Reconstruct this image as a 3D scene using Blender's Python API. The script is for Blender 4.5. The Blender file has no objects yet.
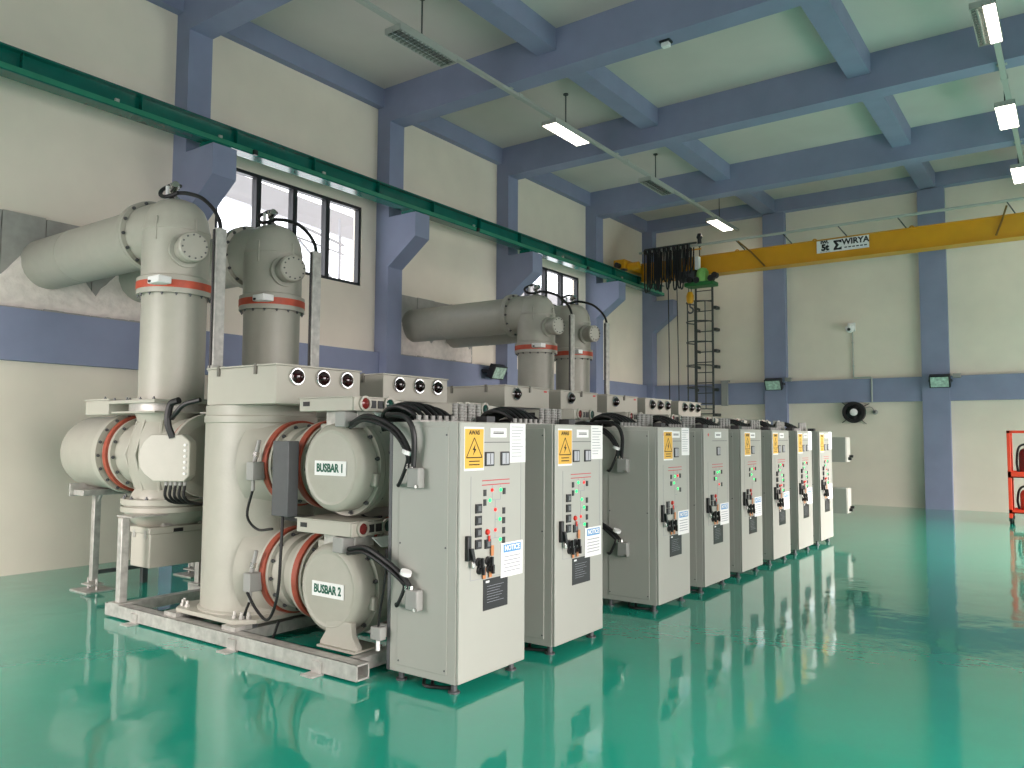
import bpy, bmesh, math, random
from mathutils import Vector, Matrix
random.seed(7)
S = bpy.context.scene
COL = S.collection
PI = math.pi

# ------------------------------------------------------------------ camera
F_PX = 785.36; YAW = .6251; PITCH = .06518; ROLL = -.005664
cy, sy, cp, sp = math.cos(YAW), math.sin(YAW), math.cos(PITCH), math.sin(PITCH)
fwd = Vector((-sy*cp, cy*cp, sp)); rt = Vector((cy, sy, 0)); dn = fwd.cross(rt)
r2 = math.cos(ROLL)*rt + math.sin(ROLL)*dn
d2 = -math.sin(ROLL)*rt + math.cos(ROLL)*dn
cam = bpy.data.cameras.new('camera'); cam.sensor_width = 36; cam.lens = F_PX/1024*36
cam.clip_start = .05; cam.clip_end = 300
camo = bpy.data.objects.new('camera', cam); COL.objects.link(camo)
M = Matrix.Identity(4)
for i in range(3):
    M[i][0] = r2[i]; M[i][1] = -d2[i]; M[i][2] = -fwd[i]
M[0][3], M[1][3], M[2][3] = 0, 0, 1.7
camo.matrix_world = M
S.camera = camo

# ------------------------------------------------------------------ world, daylight, exposure
W = bpy.data.worlds.new('sky'); S.world = W; W.use_nodes = True
bg = W.node_tree.nodes['Background']; bg.inputs[0].default_value = (1, .97, .97, 1); bg.inputs[1].default_value = 4.0
def daylight(name, loc, rot, sx, szz, power, col=(1, .89, .855)):
    l = bpy.data.lights.new(name, 'AREA'); l.shape = 'RECTANGLE'; l.size = sx; l.size_y = szz; l.energy = power; l.color = col; l.spread = math.radians(84)
    o = bpy.data.objects.new(name, l); COL.objects.link(o); o.location = loc; o.rotation_euler = rot; return o
# daylight entering through the open roller doors of the right wall and of the wall behind the photographer
daylight('right_door_daylight', (4.78, 1.6, 2.3), (0, PI/2-.52, 0), 4.4, 8.4, 400)
daylight('right_far_door_daylight', (4.78, 15.4, 1.9), (0, PI/2-.5, 0), 3.6, 8.0, 760)
daylight('front_door_daylight', (-7.9, -2.98, 2.2), (PI/2-.4, 0, 0), 4.2, 4.2, 150)
S.view_settings.view_transform = 'Standard'; S.view_settings.look = 'None'
S.view_settings.exposure = 0.0; S.view_settings.gamma = 1.0; S.view_settings.use_curve_mapping = False

# ------------------------------------------------------------------ materials
MATS = {}
def lin(c): return tuple((x/255/12.92 if x/255 <= .04045 else ((x/255+.055)/1.055)**2.4) for x in c)
def mat(name, rgb, rough=.5, metal=0, var=.0, scale=4, bump=0, bscale=60, emit=0, spec=.5, coat=0, ior=1.5, stretch=None):
    if name in MATS: return MATS[name]
    m = bpy.data.materials.new(name); m.use_nodes = True; nt = m.node_tree; p = nt.nodes['Principled BSDF']
    c = lin(rgb)
    p.inputs['Base Color'].default_value = (*c, 1); p.inputs['Roughness'].default_value = rough
    p.inputs['Metallic'].default_value = metal; p.inputs['IOR'].default_value = ior
    p.inputs['Specular IOR Level'].default_value = spec; p.inputs['Coat Weight'].default_value = coat; p.inputs['Coat Roughness'].default_value = .04
    if emit: p.inputs['Emission Color'].default_value = (*c, 1); p.inputs['Emission Strength'].default_value = emit
    if var or bump:
        g = nt.nodes.new('ShaderNodeNewGeometry'); src = g.outputs['Position']
        if stretch:
            mp = nt.nodes.new('ShaderNodeMapping'); mp.inputs['Scale'].default_value = stretch
            nt.links.new(src, mp.inputs['Vector']); src = mp.outputs['Vector']
    if var:
        n = nt.nodes.new('ShaderNodeTexNoise'); n.inputs['Scale'].default_value = scale; n.inputs['Detail'].default_value = 5
        nt.links.new(src, n.inputs['Vector'])
        r = nt.nodes.new('ShaderNodeValToRGB'); r.color_ramp.elements[0].position = .3; r.color_ramp.elements[1].position = .7
        r.color_ramp.elements[0].color = (*[x*(1-var) for x in c], 1); r.color_ramp.elements[1].color = (*[min(1, x*(1+var)) for x in c], 1)
        nt.links.new(n.outputs['Fac'], r.inputs['Fac']); nt.links.new(r.outputs['Color'], p.inputs['Base Color'])
    if bump:
        n2 = nt.nodes.new('ShaderNodeTexNoise'); n2.inputs['Scale'].default_value = bscale; n2.inputs['Detail'].default_value = 3
        nt.links.new(src, n2.inputs['Vector'])
        b = nt.nodes.new('ShaderNodeBump'); b.inputs['Strength'].default_value = bump; b.inputs['Distance'].default_value = .02
        nt.links.new(n2.outputs['Fac'], b.inputs['Height']); nt.links.new(b.outputs['Normal'], p.inputs['Normal'])
    MATS[name] = m; return m
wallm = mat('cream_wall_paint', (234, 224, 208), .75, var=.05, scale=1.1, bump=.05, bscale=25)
gwall = mat('bounce_cut_wall_grey', (112, 112, 108), .8, var=.05, scale=1.1)  # unseen right and front walls, darkened so less light bounces up the hall
btnf = mat('button_grey', (96, 98, 100), .4)
clampr = mat('clamp_orange_red', (190, 78, 52), .5, var=.12, scale=14)
bluem = mat('blue_grey_paint', (135, 143, 170), .6, var=.06, scale=2, bump=.05, bscale=30)
ceilm = mat('ceiling_paint', (202, 196, 188), .8, var=.05, scale=.8)
grayp = mat('enclosure_paint', (176, 174, 162), .38, var=.015, scale=6)
castp = mat('casting_paint', (170, 168, 156), .42, var=.03, scale=9, bump=.06, bscale=45)
boxp = mat('mechanism_box_paint', (180, 177, 165), .4, var=.02, scale=5)
cabp = mat('cabinet_paint', (168, 168, 160), .35, var=.012, scale=4)
galv = mat('galvanised_steel', (182, 180, 174), .42, metal=.35, var=.22, scale=14, bump=.08, bscale=40)
steel = mat('bright_steel', (190, 190, 186), .25, metal=1)
darkst = mat('dark_grey_steel', (84, 86, 88), .45, metal=.3, var=.08, scale=10)
ladm = mat('ladder_paint', (62, 66, 64), .55)
greenm = mat('crane_rail_green', (8, 96, 84), .2, var=.12, scale=5)
hgreen = mat('hoist_green', (20, 105, 45), .4)
lgreen = mat('motor_green', (130, 190, 100), .4)
yellm = mat('crane_yellow', (214, 152, 10), .4, var=.05, scale=3)
redr = mat('red_oxide_ring', (158, 74, 54), .5, var=.15, scale=18)
redb = mat('bright_red', (205, 50, 36), .4)
orng = mat('cart_orange_red', (222, 66, 38), .45, var=.06, scale=8)
blk = mat('black_rubber', (18, 18, 19), .5)
blkp = mat('black_plastic', (26, 27, 29), .35)
white = mat('white_paper', (236, 236, 234), .7)
sign_y = mat('sign_yellow', (224, 176, 74), .6)
sign_b = mat('notice_blue', (86, 150, 205), .6)
ink = mat('black_ink', (22, 22, 24), .7)
inkg = mat('grey_ink', (150, 152, 160), .7)
inkgreen = mat('dark_green_ink', (22, 92, 72), .6)
inkred = mat('red_line_ink', (190, 50, 60), .6)
chrome = mat('chrome', (215, 215, 215), .12, metal=1)
gdark = mat('gauge_dark_glass', (22, 10, 12), .06, spec=.8)
gred = mat('gauge_dark_red', (38, 9, 13), .1, spec=.8)
gbrown = mat('hinge_steel', (120, 118, 110), .4, metal=.6)
lampg = mat('green_lamp', (40, 235, 120), .3, emit=1.6)
lampr = mat('red_lamp', (235, 40, 36), .3, emit=1.0)
lensr = mat('red_lens', (112, 40, 38), .15)
lensg = mat('green_lens', (34, 70, 62), .15)
brass = mat('key_tag_brass', (196, 130, 84), .45)
gplate = mat('meter_face', (170, 172, 178), .3)
glassg = mat('floodlight_glass', (176, 200, 186), .08, spec=.8, var=.35, scale=14)
hose = mat('grey_conduit', (150, 150, 146), .5)
foam = mat('rough_plaster', (232, 222, 214), .9, var=.08, scale=9, bump=.9, bscale=9)
slabm = mat('bare_concrete_sheet', (158, 156, 150), .7, var=.1, scale=7, bump=.1, bscale=30)
framem = mat('dark_window_frame', (30, 32, 36), .4)
eavem = mat('outside_eave_paint', (150, 152, 160), .7)
alum = mat('louvre_aluminium', (205, 206, 204), .2, metal=.9)
lampw = mat('lit_diffuser', (255, 244, 230), .5, emit=9)
tubew = mat('unlit_tube', (226, 228, 226), .3)
condm = mat('conduit_grey_white', (176, 180, 172), .5)
glassm = None
def make_glass():
    m = bpy.data.materials.new('window_glass'); m.use_nodes = True; nt = m.node_tree
    p = nt.nodes['Principled BSDF']; out = nt.nodes['Material Output']
    t = nt.nodes.new('ShaderNodeBsdfTransparent'); t.inputs[0].default_value = (.93, .95, .97, 1)
    gl = nt.nodes.new('ShaderNodeBsdfGlossy'); gl.inputs['Roughness'].default_value = .03
    mx = nt.nodes.new('ShaderNodeMixShader'); mx.inputs[0].default_value = .05
    nt.links.new(t.outputs[0], mx.inputs[1]); nt.links.new(gl.outputs[0], mx.inputs[2])
    nt.links.new(mx.outputs[0], out.inputs[0]); nt.nodes.remove(p); return m
glassm = make_glass()
def make_floor():
    m = mat('teal_epoxy_floor', (26, 158, 134), .085, var=.07, scale=.55, spec=.5, ior=1.62, coat=.35)
    nt = m.node_tree; p = nt.nodes['Principled BSDF']
    g = nt.nodes.new('ShaderNodeNewGeometry')
    n1 = nt.nodes.new('ShaderNodeTexNoise'); n1.inputs['Scale'].default_value = 2.4; n1.inputs['Detail'].default_value = 3.5
    nt.links.new(g.outputs['Position'], n1.inputs['Vector'])
    b = nt.nodes.new('ShaderNodeBump'); b.inputs['Strength'].default_value = .2; b.inputs['Distance'].default_value = .02
    nt.links.new(n1.outputs['Fac'], b.inputs['Height'])
    nt.links.new(b.outputs['Normal'], p.inputs['Normal']); nt.links.new(b.outputs['Normal'], p.inputs['Coat Normal'])
    return m
floorm = make_floor()

# ------------------------------------------------------------------ mesh builder
def basis(d):
    d = Vector(d).normalized()
    a = Vector((0, 0, 1)) if abs(d.z) < .9 else Vector((1, 0, 0))
    u = a.cross(d).normalized(); return u, d.cross(u), d
class B:
    def __init__(s, o=(0, 0, 0)): s.v = []; s.f = []; s.o = Vector(o)
    def add(s, vs, fs):
        n = len(s.v); s.v += [tuple(v) for v in vs]; s.f += [tuple(i+n for i in f) for f in fs]; return s
    def box(s, a, b):
        (x0, y0, z0), (x1, y1, z1) = a, b
        return s.add([(x0,y0,z0),(x1,y0,z0),(x1,y1,z0),(x0,y1,z0),(x0,y0,z1),(x1,y0,z1),(x1,y1,z1),(x0,y1,z1)],
                     [(0,3,2,1),(4,5,6,7),(0,1,5,4),(1,2,6,5),(2,3,7,6),(3,0,4,7)])
    def rings(s, rings, closed=False, caps=True):
        n = len(rings[0]); k = len(rings); vs = [p for r in rings for p in r]; fs = []
        for i in range(k if closed else k-1):
            j = (i+1) % k
            for q in range(n): fs.append((i*n+q, i*n+(q+1)%n, j*n+(q+1)%n, j*n+q))
        if caps and not closed: fs += [tuple(range(n))[::-1], tuple((k-1)*n+q for q in range(n))]
        return s.add(vs, fs)
    def lathe(s, o, d, prof, seg=32, closed=False):     # prof: (radius, distance along d)
        u, w, dd = basis(d); o = Vector(o); R = []
        for r, h in prof:
            r = max(r, 1e-4)
            R.append([o + dd*h + (u*math.cos(2*PI*q/seg) + w*math.sin(2*PI*q/seg))*r for q in range(seg)])
        return s.rings(R, closed)
    def cyl(s, a, b, r, seg=24, r1=None):
        a, b = Vector(a), Vector(b); L = (b-a).length
        return s.lathe(a, b-a, [(r, 0), (r if r1 is None else r1, L)], seg)
    def ring(s, o, d, ri, ro, h, seg=40):                # annulus starting at o
        return s.lathe(o, d, [(ri, 0), (ro, 0), (ro, h), (ri, h)], seg, True)
    def tube(s, pts, r, seg=8):
        pts = [Vector(p) for p in pts]; R = []; ref = None
        for i, p in enumerate(pts):
            d = (pts[min(i+1, len(pts)-1)] - pts[max(i-1, 0)]).normalized()
            if ref is None: u, w, _ = basis(d)
            else:
                u = (ref - d*ref.dot(d)); u = u.normalized() if u.length > 1e-6 else basis(d)[0]; w = d.cross(u)
            ref = u
            R.append([p + (u*math.cos(2*PI*q/seg) + w*math.sin(2*PI*q/seg))*r for q in range(seg)])
        return s.rings(R)
    def prism(s, poly, off):                             # poly: list of 3D points, extruded by off
        n = len(poly); off = Vector(off)
        vs = [Vector(p) for p in poly] + [Vector(p)+off for p in poly]
        return s.add(vs, [tuple(range(n))[::-1], tuple(range(n, 2*n))] + [(i, (i+1)%n, n+(i+1)%n, n+i) for i in range(n)])
    def quad(s, pts): return s.add(pts, [tuple(range(len(pts)))])
    def mesh(s, name, m, smooth=35):
        me = bpy.data.meshes.new(name); bm = bmesh.new()
        vs = [bm.verts.new(Vector(v)-s.o) for v in s.v]
        for f in s.f:
            try: bm.faces.new([vs[i] for i in f])
            except ValueError: pass
        bmesh.ops.recalc_face_normals(bm, faces=bm.faces); bm.to_mesh(me); bm.free()
        me.materials.append(m); me.shade_smooth(); me.set_sharp_from_angle(angle=math.radians(smooth))
        return me
def bez(p0, p1, p2, p3, n=14):
    p0, p1, p2, p3 = map(Vector, (p0, p1, p2, p3)); out = []
    for i in range(n+1):
        t = i/n; out.append(p0*(1-t)**3 + p1*3*t*(1-t)**2 + p2*3*t*t*(1-t) + p3*t**3)
    return out
def spline(pts, n=6):
    P = [Vector(p) for p in pts]; P = [2*P[0]-P[1]] + P + [2*P[-1]-P[-2]]; out = []
    for i in range(1, len(P)-2):
        for k in range(n):
            t = k/n; a, b, c, d = P[i-1], P[i], P[i+1], P[i+2]
            out.append(.5*((2*b) + (c-a)*t + (2*a-5*b+4*c-d)*t*t + (3*b-a-3*c+d)*t**3))
    out.append(P[-2]); return out
def ob(name, data, parent=None, loc=None, bev=0):
    o = bpy.data.objects.new(name, data); COL.objects.link(o)
    if parent: o.parent = parent
    if loc is not None: o.location = loc
    if bev:
        md = o.modifiers.new('bevel', 'BEVEL'); md.width = bev; md.segments = 2; md.limit_method = 'ANGLE'; md.angle_limit = math.radians(40)
    return o
def tag(o, label, cat, group=None, kind=None):
    if label: o['label'] = label
    if cat: o['category'] = cat
    if group: o['group'] = group
    if kind: o['kind'] = kind
    return o
def part(root, name, b, m, bev=0, smooth=35, loc=None): return ob(name, b.mesh(name, m, smooth), root, loc, bev)
def thing(name, label, cat, loc, group=None, rz=0):
    o = ob(name, None, None, loc); o.rotation_euler.z = rz; o.empty_display_size = .1; return tag(o, label, cat, group)
def struct(name, b, m, label=None, bev=0, smooth=35):
    o = part(None, name, b, m, bev, smooth); return tag(o, label or name.replace('_', ' '), None, kind='structure')
def tree(o, parent=None):
    c = o.copy(); COL.objects.link(c); c.parent = parent
    for ch in list(o.children): tree(ch, c)
    return c
TX = {}
def text(s, size, m, root, pos, facing, bold=0, name='lettering', align='CENTER'):
    key = (s, size, m.name, bold, align)
    if key not in TX:
        cu = bpy.data.curves.new('t', 'FONT'); cu.body = s; cu.size = size; cu.offset = bold; cu.align_x = align; cu.align_y = 'CENTER'; cu.extrude = .0008; cu.resolution_u = 3
        t = bpy.data.objects.new('t', cu); COL.objects.link(t); bpy.context.view_layer.update()
        me = bpy.data.meshes.new_from_object(t.evaluated_get(bpy.context.evaluated_depsgraph_get()))
        bpy.data.objects.remove(t); me.materials.clear(); me.materials.append(m); me.name = name; TX[key] = me
    o = ob(name, TX[key], root, pos)
    o.rotation_euler = (PI/2, 0, 0) if facing == '-y' else (PI/2, 0, PI/2)
    return o

# ------------------------------------------------------------------ the room
XL, XR, YB, YF, ZC = -10.4, 4.8, 21.3, -3.0, 8.1
struct('floor', B().quad([(XL-.3, YF-.3, 0), (XR+.3, YF-.3, 0), (XR+.3, YB+.3, 0), (XL-.3, YB+.3, 0)]), floorm, 'glossy teal epoxy floor')
struct('ceiling', B().box((XL-.3, YF-.3, ZC), (XR+.3, YB+.3, ZC+.15)), ceilm, 'pale painted concrete ceiling')
def holed(b, axis, at, th, u0, u1, z0, z1, holes):        # wall slab with rectangular holes; axis 'x': plane x = at, u = y
    us = sorted({u0, u1, *[h[0] for h in holes], *[h[1] for h in holes]}); zs = sorted({z0, z1, *[h[2] for h in holes], *[h[3] for h in holes]})
    for i in range(len(us)-1):
        runs = []
        for j in range(len(zs)-1):
            uc, zc = (us[i]+us[i+1])/2, (zs[j]+zs[j+1])/2
            if any(h[0] < uc < h[1] and h[2] < zc < h[3] for h in holes): continue
            if runs and runs[-1][1] == zs[j]: runs[-1][1] = zs[j+1]
            else: runs.append([zs[j], zs[j+1]])
        for a, c in runs:
            if axis == 'x': b.box((min(at, at+th), us[i], a), (max(at, at+th), us[i+1], c))
            else: b.box((us[i], min(at, at+th), a), (us[i+1], max(at, at+th), c))
    return b
WIN = [(6.78, 9.74, 4.36, 5.8), (14.42, 17.35, 4.36, 5.78)]
struct('wall_left', holed(B(), 'x', XL, -.22, YF-.2, YB+.2, 0, ZC, WIN), wallm, 'cream painted left wall with high windows')
struct('wall_back', holed(B(), 'y', YB, .22, XL, XR, 0, ZC, []), wallm, 'cream painted back wall')
struct('wall_right', holed(B(), 'x', XR, .22, YF-.2, YB+.2, 0, ZC, [(-2.6, 5.8, .1, 4.5), (11.4, 19.4, .1, 3.7)]), gwall, 'unseen right wall with open roller doors, greyed to cut bounce light')
struct('wall_front', holed(B(), 'y', YF, -.22, XL, XR, 0, ZC, [(-10.0, -5.8, .1, 4.3)]), gwall, 'unseen wall behind the photographer, greyed to cut bounce light')
COLY = [-1.6, 2.24, 6.08, 10.1, 13.79, 17.69]
def column(y, lab):
    b = B().box((XL, y, 0), (-10.08, y+.37, 7.45))
    # corbel that carries the crane rail
    b.prism([(-10.08, y, 4.74), (-9.42, y, 5.22), (-9.42, y, 5.655), (-10.08, y, 5.655)], (0, .37, 0))
    struct('column', b, bluem, lab)
for i, y in enumerate(COLY): column(y, 'blue grey concrete column of the left wall with corbel')
b = B().box((XL, 21.0, 0), (-10.08, YB, 7.75)); b.prism([(-10.08, 21.0, 4.74), (-9.42, 21.0, 5.22), (-9.42, 21.0, 5.655), (-10.08, 21.0, 5.655)], (0, .3, 0))
struct('column', b, bluem, 'blue grey corner column beside the back wall')
for x in (-6.84, -3.04, .76): struct('column', B().box((x, 21.12, 0), (x+.58, YB, 7.75)), bluem, 'flat blue grey column on the back wall')
# blue bands at mid height and wall-top beams
b = B(); ys = COLY + [21.0]
for i in range(len(ys)-1): b.box((XL, ys[i]+.37, 2.56), (-10.27, ys[i+1], 3.19))
struct('trim_1', b, bluem, 'blue grey band beam along the left wall')
b = B().box((-10.08, 21.16, 2.58), (XR, YB, 3.17)); struct('trim_2', b, bluem, 'blue grey band beam along the back wall')
struct('trim_3', B().box((XL, YF, 7.75), (-10.25, YB, ZC)), bluem, 'blue grey roof beam along the left wall')
struct('trim_4', B().box((XL, 21.05, 7.75), (XR, YB, ZC)), bluem, 'blue grey roof beam along the back wall')
for y in COLY: struct('ceiling_beam', B().box((XL, y, 7.45), (XR, y+.37, ZC)), bluem, 'deep blue grey beam crossing the ceiling')
for x in (-6.83, -2.98, .85): struct('ceiling_beam', B().box((x, YF, 7.75), (x+.36, YB, ZC)), bluem, 'shallow blue grey beam running along the ceiling')

# windows of the left wall
def window(i, y0, y1, z0, z1, mull, nm):
    r = ob(nm, None, None, (XL, y0, z0)); tag(r, 'dark framed high window in the left wall', None, kind='structure')
    W_, H_ = y1-y0, z1-z0; b = B(); t = .055
    b.box((-.12, 0, 0), (-.02, W_, t)); b.box((-.12, 0, H_-t), (-.02, W_, H_)); b.box((-.12, 0, t), (-.02, t, H_-t)); b.box((-.12, W_-t, t), (-.02, W_, H_-t))
    part(r, 'frame', b, framem)
    for y in mull: part(r, 'mullion', B().box((-.13, y-y0-.045, t), (-.01, y-y0+.045, H_-t)), framem)
    e = [t] + [q for y in mull for q in (y-y0-.045, y-y0+.045)] + [W_-t]
    for k in range(0, len(e), 2): part(r, 'pane', B().box((-.08, e[k], t), (-.072, e[k+1], H_-t)), glassm)
window(1, *WIN[0], (7.55, 8.26, 8.96), 'window_1')
window(2, *WIN[1], (15.11, 15.83, 16.56), 'window_2')
# neighbouring roof eave and lattice bracket seen through the window
r = thing('outside_eave', 'pale sloping roof eave seen outside the high windows', 'roof eave', (-12.6, 12.0, 5.8))
b = B().prism([(.2, -8, .42), (.2, 9, -.5), (-.9, 9, -.1), (-.9, -8, .8)], (0, 0, .5)); part(r, 'eave_slab', b, eavem)
for a_, c_, q in (((1.0, -2.9, -.2), (1.0, -1.6, -.4), .03), ((1.0, -2.7, -.5), (1.0, -1.9, -1.1), .025), ((1.0, -2.9, -.45), (1.0, -1.6, -.58), .02), ((1.0, -1.7, -1.6), (1.0, -1.7, .1), .03)):
    part(r, 'lattice_bar', B().tube([a_, c_], q, 6), eavem)

# wall openings closed with concrete sheets and rough plaster round the ducts
def wall_patch(y0, y1, lab, ducts, seed):
    rnd = random.Random(seed)
    r = thing('duct_wall_panel', lab, 'wall panel', (XL, (y0+y1)/2, 3.2))
    c = (y0+y1)/2; y = y0; k = 0
    while y < y1-.01:
        w = min(rnd.choice((.42, .58, .5)), y1-y)
        part(r, 'sheet', B().box((0, y-c+.006, .0), (.035+.008*rnd.random(), y+w-c-.006, 1.15+.02*rnd.random())), slabm, .003); y += w; k += 1
    # plaster patch: irregular outline along the lower half, thick in the middle
    n = 46; m_ = 16; vs = []; fs = []
    for i in range(n+1):
        yy = y0+.02 + (y1-y0-.04)*i/n
        top = .22 + .06*math.sin(5*yy) + .05*rnd.random()
        for d in ducts: top = max(top, .62 - 1.2*max(0, abs(yy-d)-.3) + .05*rnd.random())
        top = min(top, .64)
        for j in range(m_+1):
            t = j/m_; th = .045 + .015*math.sin(PI*t) + .02*rnd.random()
            if j in (0, m_) or i in (0, n): th = .03
            vs.append((th, yy-c, .01 + top*t))
    for i in range(n):
        for j in range(m_): a = i*(m_+1)+j; fs.append((a, a+1, a+m_+2, a+m_+1))
    part(r, 'plaster_patch', B().add(vs, fs), foam, smooth=80)
wall_patch(3.0, 6.06, 'bare concrete sheets and rough plaster around the two near ducts', (4.45, 5.65), 3)
wall_patch(10.7, 12.92, 'bare concrete sheets and rough plaster around the two far ducts', (11.0, 12.2), 5)

# ------------------------------------------------------------------ switchgear bays
BAY = [4.45, 5.65, 7.55, 8.73, 9.91, 11.08, 12.28, 13.48]
CAB = [4.03, 5.19, 7.04, 8.19, 9.35, 10.54, 11.70, 12.90]
ORD = ['nearest', 'second', 'third', 'fourth', 'fifth', 'sixth', 'seventh', 'farthest']
DUCTS = (0, 1, 5, 6)
ZB = {1: 1.45, 2: .55}                  # busbar axis heights
XB = -4.58                              # busbar axis x
bolt_me = B().lathe((0, 0, 0), (0, 0, 1), [(.017, 0), (.017, .014), (.009, .014), (.009, .03)], 6).mesh('bolt', darkst)
def bolts(root, o, d, r, n, ph=0, sc=1.0):
    u, w, dd = basis(d); o = Vector(o)
    q = dd.to_track_quat('Z', 'Y')
    for i in range(n):
        a = ph + 2*PI*i/n
        k = ob('bolt', bolt_me, root, o + (u*math.cos(a)+w*math.sin(a))*r); k.rotation_mode = 'QUATERNION'; k.rotation_quaternion = q; k.scale = (sc,)*3

# --- breaker tank: vertical drum with mechanism box on top and two necks to the busbars
def make_tank(kind):
    O = (-6.0, 0, .13); nb = lambda: B(O)
    t = thing('breaker_tank', 'x', 'breaker tank', O, 'breaker tanks of the switchgear row')
    h = .54; c = .14
    poly = [(-6-h+c,-h,.16),(-6+h-c,-h,.16),(-6+h,-h+c,.16),(-6+h,h-c,.16),(-6+h-c,h,.16),(-6-h+c,h,.16),(-6-h,h-c,.16),(-6-h,-h+c,.16)]
    bp = part(t, 'base_plate', nb().prism(poly, (0, 0, .035)), grayp, .004)
    for x, y in ((-.42,-.46),(.42,-.46),(.46,-.42),(-.46,-.42),(-.42,.46),(.42,.46),(.34,-.47),(-.34,-.47)):
        part(bp, 'anchor_stud', nb().cyl((-6+x, y, .12), (-6+x, y, .25), .013, 8).cyl((-6+x, y, .195), (-6+x, y, .22), .024, 6), galv)
    part(t, 'drum', nb().lathe((-6, 0, .19), (0, 0, 1), [(.5, 0), (.5, .015), (.478, .03), (.476, 1.6), (.487, 1.61), (.487, 1.66), (.476, 1.67), (.476, 1.752)], 64), castp)
    if kind:
        z0 = 1.945 if kind == 'A' else 2.02
        if z0 > 1.95: part(t, 'box_plinth', nb().box((-6.1, -.4, 1.93), (-5.28, .4, z0)), darkst)
        mb = part(t, 'mechanism_box', nb().box((-6.16, -.455, z0), (-5.22, .455, 2.255)), boxp, .006)
        part(mb, 'lid', nb().box((-6.17, -.465, 2.256), (-5.21, .465, 2.27)), boxp, .003)
        gs = (-.262, .012, .278) if kind in 'AC' else (-.245,)
        for y in gs:
            g = part(t, 'gauge', nb().lathe((-5.2195, y, 2.172), (1, 0, 0), [(.076, 0), (.076, .02), (.07, .03), (.06, .03), (.06, .012)], 28), chrome)
            part(g, 'gauge_dome', nb().lathe((-5.2095, y, 2.172), (1, 0, 0), [(.06, 0), (.059, .02), (.051, .04), (.036, .055), (.015, .064), (0, .065)], 24), gred if kind == 'A' else gdark)
        for x in (-5.99, -5.48): part(mb, 'clip', nb().box((x-.014, -.472, 2.19), (x+.014, -.4555, 2.278)), gbrown)
        if kind == 'B':
            part(mb, 'clip', nb().box((-5.2195, .02, 2.2), (-5.205, .05, 2.275)), gbrown)
            part(mb, 'red_mark', nb().box((-5.2195, .34, 2.215), (-5.216, .40, 2.235)), redb)
    for n in (1, 2):
        z = ZB[n]
        nk = part(t, 'neck', nb().lathe((-5.7, 0, z), (1, 0, 0), [(.47, 0), (.36, .16), (.31, .24), (.31, .4), (.285, .42), (.285, .52), (.31, .54), (.31, .85)], 48), castp)
        for x in (-5.50, -5.09):
            rr = part(nk, 'red_ring', nb().ring((x, 0, z), (1, 0, 0), .28, .365, .06, 56), redr)
            for s, q in ((-.032, .362), (.0605, .345)): part(nk, 'flange', nb().ring((x+s, 0, z), (1, 0, 0), .28, q, .03, 56), grayp)
        bolts(nk, Vector((-5.409, 0, z))-Vector(O), (1, 0, 0), .322, 14, .1, .95)
        bolts(nk, Vector((-4.999, 0, z))-Vector(O), (1, 0, 0), .322, 14, .1, .9)
        # gas density sensor with its cable
        s = part(nk, 'gas_sensor', nb().box((-5.56, -.47, z-.13), (-5.47, -.35, z+.02)).cyl((-5.52, -.42, z+.02), (-5.49, -.40, z+.2), .018, 10).cyl((-5.53, -.42, z-.22), (-5.53, -.42, z-.13), .016, 10), hose, .006)
        part(s, 'nut', nb().cyl((-5.515, -.415, z+.06), (-5.51, -.41, z+.1), .028, 6), steel)
        part(s, 'sensor_cable', nb().tube(spline([(-5.53, -.42, z-.2), (-5.57, -.44, z-.36), (-5.45, -.45, z-.5), (-5.2, -.47, z-.48), (-5.08, -.48, z-.3)] if n == 2 else
             [(-5.53, -.42, z-.2), (-5.57, -.44, z-.42), (-5.42, -.45, z-.52), (-5.2, -.47, z-.5)]), .011, 7), blk)
    part(t, 'cable_duct', nb().box((-5.18, -.50, 1.06), (-4.985, -.40, 1.645)), darkst, .004)
    part(t, 'duct_bracket', nb().box((-5.16, -.42, 1.02), (-4.9, -.30, 1.06)), blkp)
    part(t, 'drop_cable', nb().tube(spline([(-5.09, -.46, 1.06), (-5.05, -.5, .8), (-5.08, -.5, .45), (-5.2, -.49, .12+.13), (-5.36, -.48, .3), (-5.5, -.47, .42)]), .012, 7), blk)
    return t
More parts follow.
